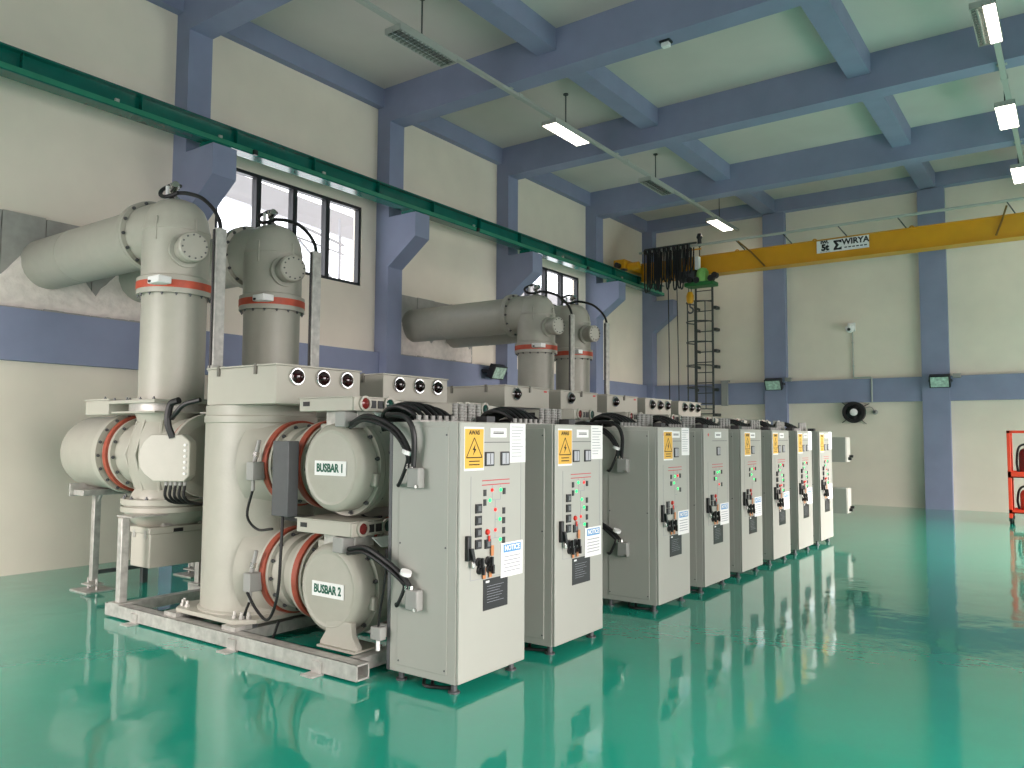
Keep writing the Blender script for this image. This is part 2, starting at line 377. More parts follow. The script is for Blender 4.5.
# --- busbar section: horizontal housing along y
def make_busbar(n, first, length):
    z = ZB[n]; O = (XB, 0, z-.36); nb = lambda: B(O)
    t = thing('busbar_housing', 'x', 'busbar housing', O, 'busbar housings of the switchgear row')
    y0 = -.22 if first else -.30
    part(t, 'housing', nb().lathe((XB, 0, z), (0, 1, 0), [(.33, y0), (.33, length-.30)], 48), castp)
    fl = part(t, 'flange', nb().ring((XB, y0, z), (0, 1, 0), .3, .372, .045, 56), grayp)
    if first:
        fl2 = part(t, 'cap_flange', nb().ring((XB, y0-.05, z), (0, 1, 0), .3, .372, .045, 56), grayp)
        bolts(fl2, Vector((XB, y0-.0515, z))-Vector(O), (0, -1, 0), .35, 12, .2, 1.0)
        part(t, 'end_cap', nb().lathe((XB, y0-.04, z), (0, -1, 0), [(.335, 0), (.335, .1), (.33, .13), (.318, .15), (.295, .165), (.28, .172), (.262, .168), (.255, .168), (.15, .18), (0, .184)], 56), castp)
        for a in (-.25, 2.2): part(t, 'cap_lug', nb().box((XB+.35*math.cos(a)-.05, y0-.1, z+.35*math.sin(a)-.05), (XB+.35*math.cos(a)+.03, y0-.052, z+.35*math.sin(a)+.05)), castp, .012)
        px = XB+.01
        pl = part(t, 'name_plate', nb().box((px-.172, y0-.226, z-.06), (px+.172, y0-.2195, z+.05)), white)
        text('BUSBAR %d' % n, .086, inkgreen, pl, Vector((px, y0-.2275, z-.006))-Vector(O), '-y', .003).scale = (.80, 1, 1)
    bolts(fl, Vector((XB, y0+.046, z))-Vector(O), (0, 1, 0), .35, 12, .2, 1.0)
    for a in (0, PI): part(t, 'rib', nb().box((XB+.32*math.cos(a)-.03, -.12, z-.012), (XB+.32*math.cos(a)+.05, .25, z+.012)), castp, .004)
    # position indicator box lying across the housing
    zi = z+.475 if n == 1 else z+.45
    ib = part(t, 'indicator_box', nb().box((-4.93, -.45, zi-.05), (-4.33, -.12, zi+.05)), boxp, .005)
    part(ib, 'box_window', nb().box((-4.885, -.4535, zi-.01), (-4.81, -.4505, zi+.025)), blkp)
    part(ib, 'cover_plate', nb().box((-4.95, -.455, zi+.051), (-4.33, -.1, zi+.058)), boxp)
    pp = [(-4.325, -.45, zi-.05), (-4.325, -.05, zi-.05), (-4.325, .14, zi+.0), (-4.325, .14, zi+.03), (-4.325, -.05, zi+.045), (-4.325, -.45, zi+.05)]
    part(ib, 'end_plate', nb().prism(pp, (.012, 0, 0)), boxp, .003)
    for y, mm in ((-.352, lensr), (-.098, lensg)):
        q = part(ib, 'lens_rim', nb().ring((-4.314, y, zi+.005), (1, 0, 0), .042, .058, .02, 28), boxp)
        part(q, 'lens', nb().lathe((-4.314, y, zi+.005), (1, 0, 0), [(.043, 0), (.042, .012), (.02, .024), (0, .026)], 24), mm)
    for y in (-.263, -.185): part(ib, 'counter_window', nb().box((-4.3125, y-.028, zi-.028), (-4.306, y+.028, zi+.03)), blkp)
    part(t, 'indicator_bracket', nb().box((-4.72, -.36, z+.3), (-4.38, -.16, zi-.05)), galv, .004)
    part(t, 'gearbox', nb().box((-4.5, -.47, zi-.17), (-4.39, -.35, zi-.055)), hose, .008)
    part(t, 'strap_plate', nb().prism([(-4.27, -.3, zi-.06), (-4.27, .08, zi-.06), (-4.27, .02, zi-.14), (-4.27, -.2, zi-.14)], (.02, 0, 0)), white)
    if n == 2:
        xs = XB+.12; ys = -.43 if first else -.13
        part(t, 'saddle', nb().prism([(xs-.2, ys, .14), (xs+.2, ys, .14), (xs+.2, ys, .16), (xs+.14, ys, .24), (xs+.13, ys, .33), (xs-.13, ys, .33), (xs-.14, ys, .24), (xs-.2, ys, .16)], (0, .05, 0)), grayp, .004)
        part(t, 'saddle_foot', nb().box((xs-.2, ys-.03, .126), (xs+.2, ys+.25, .14)), grayp)
    return t
# --- disconnector below the duct: cast body, end cylinder to the wall side, terminal cover, control box
def make_disc(with_duct):
    X0 = -7.49; O = (X0, 0, .95); nb = lambda: B(O); z = 1.49
    t = thing('disconnector', 'x', 'disconnector', O, 'disconnectors of the switchgear row')
    part(t, 'body', nb().lathe((X0, 0, 1.05), (0, 0, 1), [(.34, 0), (.34, .04), (.3, .1), (.36, .25), (.385, .44), (.36, .62), (.3, .76), (.33, .85)], 48), castp)
    part(t, 'side_branch', nb().lathe((-7.95, 0, z), (1, 0, 0), [(.33, 0), (.33, .12), (.31, .2), (.31, .75), (.36, .85), (.36, 1.1)], 48), castp)
    for a in range(6):
        an = -2.6 + a*.62
        part(t, 'rib', nb().prism([(X0+.3*math.cos(an), .3*math.sin(an), 1.12), (X0+.41*math.cos(an), .41*math.sin(an), 1.49), (X0+.3*math.cos(an), .3*math.sin(an), 1.86)], (.03*math.sin(an), -.03*math.cos(an), 0)), castp, .006)
    ec = part(t, 'end_cylinder', nb().lathe((-9.02, 0, z), (1, 0, 0), [(.02, 0), (.3, .0), (.375, .03), (.388, .07), (.388, .8)], 56), castp)
    f1 = part(t, 'flange', nb().ring((-8.22, 0, z), (1, 0, 0), .33, .425, .09, 60), grayp)
    bolts(f1, Vector((-8.129, 0, z))-Vector(O), (1, 0, 0), .4, 18, .05, .95)
    bolts(ec, Vector((-8.2205, 0, z))-Vector(O), (-1, 0, 0), .4, 18, .05, .95)
    part(t, 'spacer', nb().ring((-8.13, 0, z), (1, 0, 0), .3, .36, .12, 56), castp)
    part(t, 'red_ring', nb().ring((-8.03, 0, z), (1, 0, 0), .3, .405, .06, 60), redr)
    f2 = part(t, 'flange', nb().ring((-7.97, 0, z), (1, 0, 0), .3, .378, .045, 60), grayp)
    bolts(f2, Vector((-7.924, 0, z))-Vector(O), (1, 0, 0), .354, 14, .1, 1)
    part(t, 'red_ring', nb().ring((-6.88, 0, z), (1, 0, 0), .3, .385, .045, 60), redr)
    f3 = part(t, 'flange', nb().ring((-6.835, 0, z), (1, 0, 0), .3, .4, .05, 60), grayp)
    bolts(f3, Vector((-6.88, 0, z))-Vector(O), (-1, 0, 0), .37, 14, .1, 1)
    tp = part(t, 'top_plate', nb().box((X0-.42, -.42, 1.99), (X0+.42, .42, 2.025)).box((X0-.40, -.40, 1.895), (X0+.40, .40, 1.915)), grayp, .004)
    part(t, 'top_collar', nb().cyl((X0, 0, 1.914), (X0, 0, 1.991), .385, 48), galv)
    for x in (-.36, -.12, .12, .36):
        for y in (-.39, .39): bolts(tp, Vector((X0+x, y, 2.025))-Vector(O), (0, 0, 1), 0, 1, 0, .9)
    db = part(t, 'drive_box', nb().box((-8.42, -.40, 1.885), (-7.95, .2, 2.03)), boxp, .006)
    part(db, 'lid', nb().box((-8.43, -.41, 2.031), (-7.92, .21, 2.045)), boxp)
    for y in (-.36, -.1, .15): bolts(db, Vector((-8.1, y, 2.045))-Vector(O), (0, 0, 1), 0, 1, 0, .9)
    # terminal cover turned to the aisle
    d = Vector((.5, -.866, 0)); s_ = Vector((.866, .5, 0)); up = Vector((0, 0, 1)); c = Vector((-6.86, -.36, 1.475))
    out = [(-.25, 0), (-.235, .09), (-.19, .165), (-.13, .215), (.17, .215), (.24, .16), (.25, .13), (.25, -.16), (.2, -.215), (-.1, -.215), (-.19, -.15), (-.235, -.09)]
    tc = part(t, 'terminal_cover', nb().prism([c+s_*a+up*h for a, h in out], d*.12), castp, .01)
    part(t, 'cover_base', nb().prism([c-d*.1+s_*a*.8+up*h*.8 for a, h in out], d*.11), castp, .01)
    for k in range(6):
        q = c + d*.1205 + s_*.205 + up*(.12-.052*k)
        part(tc, 'white_plug', nb().lathe(q, d, [(.014, 0), (.014, .008), (.006, .012)], 12), white)
    for k in range(5):
        q = c + d*.06 + s_*(-.0+.045*k) - up*.212
        part(tc, 'cable_gland', nb().cyl(q, q-up*.04, .017, 10), hose)
        part(tc, 'cable', nb().tube(spline([q-up*.04, q-up*.14+d*.01, q-up*.2+s_*.04-d*.06, q-up*.22+s_*.16-d*.18]), .0135, 7), blk)
    part(t, 'riser_cable', nb().tube(spline([(-6.74, -.42, 1.66), (-6.76, -.46, 1.8), (-6.74, -.45, 1.96), (-6.64, -.43, 2.0)]), .032, 8), blk)
    part(t, 'loom_cable', nb().tube(spline([(-6.72, -.44, 1.84), (-6.6, -.48, 1.88), (-6.5, -.46, 1.96), (-6.35, -.4, 2.0)]), .022, 8), blk)
    part(t, 'lower_flange', nb().cyl((X0, 0, 1.0), (X0, 0, 1.06), .43, 56).cyl((X0, 0, .93), (X0, 0, .985), .43, 56).cyl((X0, 0, .98), (X0, 0, 1.0), .4, 48), castp, .006)
    bolts(t, (0, 0, 1.06-.95), (0, 0, 1), .4, 14, .1, 1.0)
    part(t, 'bottom_bowl', nb().lathe((X0, 0, .935), (0, 0, -1), [(.4, 0), (.38, .05), (.3, .13), (.18, .2), (.1, .22)], 40), castp)
    cb = part(t, 'control_box', nb().box((-7.52, -.35, .42), (-7.18, .2, .74)), boxp, .008)
    part(cb, 'lid', nb().box((-7.53, -.36, .741), (-7.17, .21, .80)), boxp, .006)
    part(cb, 'display', nb().box((-7.1695, -.12, .745), (-7.165, -.02, .78)), blkp)
    for y, x in ((-.363, -7.45), (-.363, -7.25)): part(cb, 'latch', nb().box((x-.02, y, .70), (x+.02, y+.012, .77)), galv)
    part(cb, 'support_arm', nb().box((-7.5, -.2, .8), (-7.2, .1, .83)), galv)
    if not with_duct: part(t, 'blank_cover', nb().lathe((X0, 0, 2.025), (0, 0, 1), [(.36, 0), (.36, .03), (.3, .06), (0, .09)], 40), castp)
    return t
# --- outgoing gas duct: riser, red clamp, elbow with dome and side port, pipe through the wall
def make_duct():
    X0 = -7.49; O = (X0, 0, 2.025); nb = lambda: B(O); R = .312
    t = thing('gas_duct', 'x', 'gas duct', O, 'outgoing gas ducts')
    part(t, 'base_flange', nb().ring((X0, 0, 2.026), (0, 0, 1), .25, .36, .02, 56), castp)
    part(t, 'riser_pipe', nb().lathe((X0, 0, 2.03), (0, 0, 1), [(R, 0), (R, 1.08)], 56), castp)
    f = part(t, 'lower_clamp_flange', nb().ring((X0, 0, 3.09), (0, 0, 1), .28, .362, .05, 60), castp)
    bolts(f, (0, 0, 3.09-2.025), (0, 0, -1), .34, 16, .1, .9)
    rr = part(t, 'red_clamp', nb().ring((X0, 0, 3.14), (0, 0, 1), .28, .366, .075, 60), clampr)
    part(t, 'upper_clamp_flange', nb().ring((X0, 0, 3.215), (0, 0, 1), .28, .362, .04, 60), castp)
    part(rr, 'clamp_lock', nb().box((X0+.17, -.39, 3.155), (X0+.36, -.25, 3.225)), white, .006)
    part(rr, 'lock_bolt', nb().cyl((X0+.2, -.395, 3.175), (X0+.34, -.31, 3.175), .014, 8), blkp)
    zc = 3.79
    part(t, 'elbow', nb().lathe((X0, 0, 3.24), (0, 0, 1), [(.335, 0), (.335, .03), (.325, .04), (.325, .5), (.33, .505), (.33, .53), (.322, .55), (.305, .65), (.26, .75), (.19, .82), (.1, .856), (0, .866)], 56), castp)
    part(t, 'elbow_branch', nb().lathe((X0, 0, zc), (-1, 0, 0), [(.3, 0), (.322, .25), (.322, .42)], 56), castp)
    f2 = part(t, 'pipe_flange', nb().ring((X0-.42, 0, zc), (-1, 0, 0), .25, .37, .045, 60), castp)
    part(t, 'pipe_flange', nb().ring((X0-.47, 0, zc), (-1, 0, 0), .25, .37, .045, 60), castp)
    bolts(f2, Vector((X0-.419, 0, zc))-Vector(O), (1, 0, 0), .345, 14, .1, 1.1)
    part(t, 'wall_pipe', nb().lathe((X0-.5, 0, zc), (-1, 0, 0), [(R, 0), (R, 1.5), (R+.005, 1.503), (R+.005, 1.52), (R, 1.523), (R, 3.05)], 56), castp)
    for a in (-1.15, .05): part(t, 'rib', nb().box((X0+.325*math.cos(a)-.009, .325*math.sin(a)-.009, 3.62), (X0+.325*math.cos(a)+.009, .325*math.sin(a)+.009, 3.86)), castp, .004)
    dp = Vector((.97, -.24, 0)).normalized(); c = Vector((X0, 0, 3.52)) + dp*.28
    pt = part(t, 'side_port', nb().lathe(c, dp, [(.16, 0), (.16, .05), (.17, .052), (.17, .075), (.13, .08), (.12, .16), (.142, .165), (.147, .18), (.147, .27), (.135, .285), (0, .287)], 44), castp)
    bolts(pt, c+dp*.287-Vector(O), dp, .115, 12, .1, .55)
    v = part(t, 'vent_valve', nb().lathe((X0+.02, -.05, 4.09), (0, 0, 1), [(.05, 0), (.05, .03), (.03, .035), (.03, .12), (.05, .12), (.05, .17), (.02, .18)], 18).cyl((X0+.0, -.05, 4.19), (X0+.12, -.1, 4.23), .035, 14), steel)
    part(v, 'valve_stem', nb().cyl((X0-.1, -.06, 4.08), (X0-.1, -.06, 4.26), .018, 10), white)
    part(v, 'cable_loop', nb().tube(spline([(X0+.14, -.08, 4.14), (X0-.02, -.12, 4.12), (X0-.16, -.1, 4.17), (X0-.19, -.06, 4.24), (X0-.08, .0, 4.29), (X0+.04, .0, 4.25)]), .02, 8), blk)
    part(v, 'valve_cable', nb().tube(spline([(X0+.1, -.07, 4.15), (X0+.26, -.05, 4.12), (X0+.42, .0, 4.06), (X0+.56, .04, 3.94), (X0+.64, .06, 3.82), (X0+.675, .06, 3.722)]), .02, 8), blk)
    return t
def make_upright():
    O = (-6.815, .06, 1.895); nb = lambda: B(O)
    t = thing('steel_upright', 'x', 'steel post', O, 'steel uprights beside the ducts')
    part(t, 'channel', nb().box((-6.84, .0, 1.895), (-6.79, .115, 3.72)), galv, .004)
    part(t, 'foot_bracket', nb().box((-6.88, -.06, 1.893), (-6.75, .175, 1.905)), galv)
    part(t, 'clamp', nb().box((-6.85, -.015, 2.3), (-6.78, .13, 2.36)), galv, .004)
    part(t, 'cable', nb().tube([(-6.815, -.012, 1.92), (-6.815, -.012, 3.7)], .011, 8), blk)
    return t
def make_skid():
    O = (-5.9, 0, 0); nb = lambda: B(O)
    t = thing('steel_skid', 'x', 'steel skid', O, 'galvanised skids under the bays')
    for y in (-.57, .42):
        b = nb(); x0, x1 = (-7.42, -4.05) if y < 0 else (-7.66, -4.05); a, w = .0, .012
        b.box((x0, y-.06, .015), (x1, y+.06, .015+w)).box((x0, y-.06, .125-w), (x1, y+.06, .125)).box((x0, y-.06, .015), (x1, y-.06+w, .125)).box((x0, y+.06-w, .015), (x1, y+.06, .125))
        rl = part(t, 'rail', b, galv)
        for x in (-6.9, -5.45, -4.45):
            part(rl, 'floor_clamp', nb().box((x-.06, y-.16, 0), (x+.06, y-.05, .012)).box((x-.05, y-.075, 0), (x+.05, y-.061, .09)), galv)
    for x in (-7.3, -6.45, -5.55, -4.22): part(t, 'cross_member', nb().box((x-.05, -.509, .03), (x+.05, .359, .12)), galv)
    for x in (-6.42, -5.58): part(t, 'shim_pack', nb().box((x-.09, -.58, .126), (x+.09, -.42, .16)), galv)
    part(t, 'brace', nb().box((-6.5, -.44, .126), (-5.5, -.36, .15)), darkst)
    return t
def make_stand():
    O = (-8.2, 0, 0); nb = lambda: B(O)
    t = thing('support_stand', 'x', 'support stand', O, 'steel stands under the disconnectors')
    for x, y in ((-7.25, -.57), (-7.55, .42)):
        lg = part(t, 'leg', nb().box((x-.038, y-.038, .14), (x+.038, y+.038, .915)), galv, .006)
        part(lg, 'foot_plate', nb().box((x-.09, y-.07, .126), (x+.09, y+.07, .14)), galv)
        part(lg, 'head_plate', nb().box((x-.13, min(y, y*.45), .915), (x+.13, max(y, y*.45)+.04, .929)), galv)
    lg = part(t, 'leg', nb().box((-8.76, -.13, .1), (-8.69, -.06, 1.04)), galv, .006)
    part(lg, 'foot_plate', nb().box((-8.92, -.25, .0), (-8.55, .06, .014)).box((-8.84, -.17, .06), (-8.62, -.02, .075)), galv)
    for x in (-8.82, -8.64): part(lg, 'anchor_stud', nb().cyl((x, -.1, .012), (x, -.1, .13), .014, 8), galv)
    part(t, 'cradle', nb().box((-8.84, -.3, 1.03), (-8.6, .3, 1.09)).box((-8.83, -.34, 1.02), (-8.81, .34, 1.16)), galv, .003)
    for s in (-1, 1): part(t, 'gusset', nb().prism([(-8.73, -.095, .9), (-8.73+.1*s, -.095, 1.03), (-8.73, -.095, 1.03)], (0, .02, 0)), galv)
    part(t, 'low_bar', nb().box((-8.74, -.06, .17), (-8.70, .5, .21)), darkst); part(t, 'short_post', nb().box((-8.75, .44, 0), (-8.69, .5, .17)), darkst)
    return t
def place(proto, y, label, used):
    o = proto if not used else tree(proto)
    o.location.y = y + o.location.y if not used else y + proto['dy']
    if not used: proto['dy'] = o.location.y - y
    o['label'] = label
    return o
GA = {0: 'A', 1: 'C', 5: 'C', 6: 'C', 2: 'B', 3: 'B', 4: 'B', 7: ''}
protos = {}
def inst(key, maker, y, label):
    if key in protos: o = tree(protos[key][0]); o.location = protos[key][1]
    else:
        o = maker(); protos[key] = (o, o.location.copy())
    o.location.y += y; o['label'] = label; return o
GW = {'A': 'three dark red gauges on its deep top box', 'C': 'three black gauges on its top box', 'B': 'one black gauge on its top box', '': 'bare top'}
for i, y in enumerate(BAY):
    o_ = ORD[i]; pos = 'in the %s bay of the row' % o_ if i else 'in the nearest bay, by the BUSBAR plates'
    inst('tank'+GA[i], lambda: make_tank(GA[i]), y, 'pale grey breaker tank with %s, %s bay' % (GW[GA[i]], o_))
    gap = (BAY[i+1]-y) if i < 7 else .9
    for n in (1, 2):
        lv = 'upper' if n == 1 else 'lower'
        lab = 'pale grey %s busbar housing with domed cap reading BUSBAR %d' % (lv, n) if i == 0 else 'pale grey %s busbar housing behind the %s control cabinet' % (lv, o_)
        inst('bus%d_%d_%.2f' % (n, i == 0, gap), lambda: make_busbar(n, i == 0, gap), y, lab)
    inst('disc%d' % (i in DUCTS), lambda: make_disc(i in DUCTS), y, 'cast grey disconnector with red rings and end cylinder, %s bay' % o_)
    inst('skid', make_skid, y, 'galvanised steel skid on the teal floor under the %s bay' % o_)
    inst('stand', make_stand, y, 'galvanised legs under the disconnector of the %s bay' % o_)
    if i in DUCTS:
        inst('duct', make_duct, y, 'large grey elbow duct with red clamp ring, %s duct from the camera' % ['nearest', 'second', 'third', 'farthest'][DUCTS.index(i)])
        inst('upright', make_upright, y, 'galvanised steel channel post beside the %s elbow duct' % ['nearest', 'second', 'third', 'farthest'][DUCTS.index(i)])

# ------------------------------------------------------------------ control cabinets
CW, CD, CH = .76, .615, 1.79
pill_me = B().box((0, -.014, -.022), (.006, .014, .022)).mesh('indicator_pill', blkp)
sq_me = B().box((0, -.031, -.031), (.012, .031, .031)).mesh('push_button_frame', blkp)
sqi_me = B().box((.012, -.017, -.017), (.017, .017, .017)).mesh('button_face', btnf)
dot = {c: B().lathe((0, 0, 0), (1, 0, 0), [(.013, 0), (.012, .006), (0, .009)], 12).mesh('signal_lamp', m) for c, m in (('g', lampg), ('r', lampr))}
knob_me = B().lathe((0, 0, 0), (1, 0, 0), [(.03, 0), (.03, .012), (.021, .014), (.019, .035), (0, .036)], 18).mesh('selector_knob', blkp)
knobh_me = B().box((.03, -.008, -.03), (.05, .008, .03)).mesh('knob_grip', blkp)
tag_me = B().box((0, -.016, -.035), (.004, .016, .035)).mesh('key_tag', brass)
def lines(root, name, y0, y1, zs, th, m, x, rnd=None):
    b = B()
    for z in zs: b.box((x, y0, z-th/2), (x+.0008, y1 if not rnd else y0+(y1-y0)*rnd.uniform(.6, 1), z+th/2))
    return part(root, name, b, m)
PILLS = {'A': [(.27, 1.304, 0), (.492, 1.305, 0), (.27, 1.238, 0), (.49, 1.168, 0), (.49, 1.1, 0), (.49, 1.03, 0), (.49, .962, 0)],
         'B': [(.30, 1.294, 0), (.52, 1.298, 0), (.30, 1.228, 0), (.52, 1.156, 0)]}
DOTS = {1: [('r', .353, 1.319), ('g', .453, 1.316), ('g', .329, 1.25), ('r', .392, 1.181), ('g', .446, 1.112), ('r', .393, 1.041), ('g', .452, .97)],
        2: [('g', .353, 1.319), ('r', .445, 1.316), ('g', .325, 1.25), ('g', .41, 1.179), ('g', .445, 1.112), ('r', .393, 1.041), ('g', .452, .974)],
        3: [('g', .39, 1.297), ('r', .46, 1.3), ('g', .37, 1.23), ('g', .46, 1.169)],
        4: [('g', .39, 1.297), ('g', .45, 1.3), ('g', .35, 1.23), ('r', .44, 1.16)]}
def make_cab(i, kind, sign, paper, nmet, dots):
    t = thing('control_cabinet', 'x', 'cabinet', (-3.33, 0, 0), 'control cabinets in a row')
    D, w = CD, CW
    bd = part(t, 'body', B().box((-D, 0, .07), (-.022, w, CH)), cabp, .004)
    part(t, 'door', B().box((-.019, .004, .075), (.0, w-.002, CH-.004)), cabp, .004)
    part(t, 'side_panel', B().box((-D+.075, -.006, .12), (-.095, .001, CH-.035)), cabp, .003)
    part(t, 'rear_post', B().box((-D-.03, .0, .07), (-D-.001, .06, CH)), darkst)
    for x, z in ((-D+.09, 1.7), (-.11, 1.7), (-D+.09, .15), (-.11, .15), (-D+.09, .95), (-.11, .95)):
        part(t, 'panel_screw', B().cyl((x, -.009, z), (x, -.006, z), .007, 8), darkst)
    for x in (-D+.06, -.08):
        for y in (.06, w-.06): part(t, 'foot', B().cyl((x, y, 0), (x, y, .07), .022, 10).cyl((x, y, 0), (x, y, .012), .04, 12), darkst)
    part(t, 'floor_cables', B().tube(spline([(-.36, .1, .07), (-.34, .05, .02), (-.28, .02, .015), (-.2, .05, .015)]), .012, 6).tube(spline([(-.3, .12, .07), (-.27, .06, .02), (-.2, .05, .015), (-.12, .1, .015)]), .012, 6), blk)
    X = .0005; rnd = random.Random(i)
    off = 0 if kind == 'A' else .02
    part(t, 'seam', B().box((X, .25, 1.648), (X+.001, .71, 1.653)), darkst)
    # inner panel outline
    part(t, 'panel_outline', B().box((X, .118, .728), (X+.001, .121, 1.42)).box((X, .70, .728), (X+.001, .703, 1.6)).box((X, .118, .726), (X+.001, .703, .729)), inkg)
    np_ = part(t, 'name_plate', B().box((X, .327, 1.684), (X+.003, .517, 1.75)), white)
    lines(np_, 'lettering', .36, .485, (1.722, 1.711), .006, ink, X+.0032)
    if sign:
        s0 = .042 if kind == 'A' else .13
        sp_ = part(t, 'warning_sign', B().box((X, s0, 1.46), (X+.002, s0+.215, 1.755)), white)
        part(sp_, 'yellow_field', B().box((X+.002, s0+.006, 1.475), (X+.0026, s0+.209, 1.742)), sign_y)
        text('AWAS', .04, ink, sp_, (X+.003, s0+.107, 1.716), '+x', .0012)
        tri = B(); cx, z0, z1, hw = s0+.107, 1.548, 1.682, .085
        def bar(a, c, th=.007):
            a, c = Vector(a), Vector(c); d = (c-a).normalized(); n = Vector((0, -d.z, d.y))*th/2
            tri.prism([a-n, c-n, c+n, a+n], (.0006, 0, 0))
        P = [(X+.003, cx-hw, z0), (X+.003, cx+hw, z0), (X+.003, cx, z1)]
        for k in range(3): bar(P[k], P[(k+1) % 3])
        q = X+.003; tri.prism([(q, cx+.012, 1.64), (q, cx-.02, 1.598), (q, cx-.002, 1.6), (q, cx-.014, 1.562), (q, cx+.022, 1.607), (q, cx+.004, 1.606)], (.0006, 0, 0))
        part(sp_, 'bolt_triangle', tri, ink)
        lines(sp_, 'caption', s0+.05, s0+.165, (1.523, 1.5), .007, ink, X+.003)
    else: pass
    if kind == 'B': part(t, 'round_logo', B().lathe((X, .14, 1.717), (1, 0, 0), [(.017, 0), (.017, .001)], 16), redb)
    if paper:
        pp = part(t, 'paper_sheet', B().box((X, .56, 1.503), (X+.0025, .755, 1.785)), white)
        lines(pp, 'printed_lines', .58, .735, [1.76-.0235*k for k in range(10)], .0045, inkg, X+.0028, rnd)
    for k in range(nmet):
        y = (.265, .447)[k] if nmet == 2 else .375
        m_ = part(t, 'meter', B().box((X, y, 1.486), (.01, y+.104, 1.584)), blkp, .004)
        part(m_, 'meter_face', B().box((.0102, y+.014, 1.497), (.0112, y+.09, 1.574)), gplate)
        part(m_, 'meter_bar', B().box((.0114, y+.052, 1.5), (.0118, y+.058, 1.572)), ink)
    for z in (1.387, 1.357): part(t, 'red_busbar_line', B().box((X, .24, z-.003), (X+.001, .56, z+.003)), inkred)
    ml = B()
    for (y0, z0, y1, z1) in ((.355, 1.357, .357, 1.25), (.45, 1.357, .452, 1.25), (.329, 1.248, .452, 1.251), (.39, 1.25, .393, .985), (.393, 1.11, .45, 1.113), (.3, .985, .452, .988)): ml.box((X, y0, z0 if z0 < z1 else z1), (X+.0008, y1+.001, max(z0, z1)+.001))
    part(t, 'mimic_line', ml, inkg)
    for y, z, _ in PILLS[kind]: ob('indicator_pill', pill_me, t, (X, y, z))
    for c, y, z in DOTS[dots]: ob('signal_lamp', dot[c], t, (X, y, z))
    for z in ((1.202, 1.122, 1.041, .962) if kind == 'A' else (1.025, .958)):
        s_ = ob('push_button_frame', sq_me, t, (X, .197+off, z)); ob('button_face', sqi_me, s_)
    part(t, 'red_push_button', B().lathe((X, .30+off, 1.035), (1, 0, 0), [(.02, 0), (.02, .008), (.016, .016), (0, .018)], 18), redb)
    part(t, 'red_lock_tag', B().box((.008, .302+off, .965), (.014, .322+off, 1.01)), redb)
    s_ = ob('push_button_frame', sq_me, t, (X, .302+off, .954)); ob('button_face', sqi_me, s_)
    for y, z in ((.202, .843), (.307, .84)):
        k = ob('selector_knob', knob_me, t, (X, y+off, z)); ob('knob_grip', knobh_me, k)
        k2 = ob('selector_knob', knob_me, t, (X, y+off+.012, z-.055)); ob('knob_grip', knobh_me, k2)
    for y, z in ((.255, .76), (.325, .762), (.345, .905)): ob('key_tag', tag_me, t, (.012, y+off, z))
    nt = part(t, 'notice_sign', B().box((X, .455, .70), (.006, .72, .94)), white)
    nh = part(nt, 'blue_header', B().box((.0062, .485, .872), (.0068, .695, .928)), sign_b)
    text('NOTICE', .05, white, nt, (.0072, .59, .9), '+x', .002)
    lines(nt, 'printed_lines', .49, .69, [.842, .815, .79, .765, .74], .006, inkg, .0062)
    bp = part(t, 'data_plate', B().box((X, .26, .505), (.004, .54, .715)), blkp)
    part(bp, 'plate_logo', B().box((.0042, .285, .69), (.0048, .325, .704)), white)
    lines(bp, 'printed_lines', .30, .50, [.665-.018*k for k in range(7)], .0025, inkg, .0042, rnd)
    h = part(t, 'door_handle', B().box((X, .058, .865), (.03, .098, 1.03)), blkp, .006)
    part(h, 'handle_lever', B().prism([(.03, .065, .95), (.03, .095, .95), (.03, .118, .87), (.03, .1, .85)], (.02, 0, 0)), blkp)
    part(h, 'padlock', B().box((.02, .095, .815), (.04, .125, .865)), steel, .004)
    # side cables on top: thick black cables arch in from the switchgear, then grey corrugated conduits
    return t
SPEC = [('A', 1, 1, 2, 1), ('A', 1, 1, 2, 2), ('B', 1, 1, 1, 3), ('B', 0, 0, 1, 4), ('B', 1, 0, 1, 3), ('A', 1, 0, 2, 2), ('A', 1, 1, 2, 2), ('A', 1, 1, 2, 1)]
CL = ['nearest pale grey control cabinet, beside the BUSBAR caps', 'second pale grey control cabinet from the camera', 'third control cabinet, its dark side bared by a wide gap', 'fourth control cabinet, without a yellow warning sign',
      'fifth control cabinet with yellow sign and single meter', 'sixth control cabinet from the camera in the row', 'seventh control cabinet, second from the far end', 'last control cabinet at the far end of the row']
for i, y in enumerate(CAB):
    c = make_cab(i, *SPEC[i]); c.location.y = y; c['label'] = CL[i]
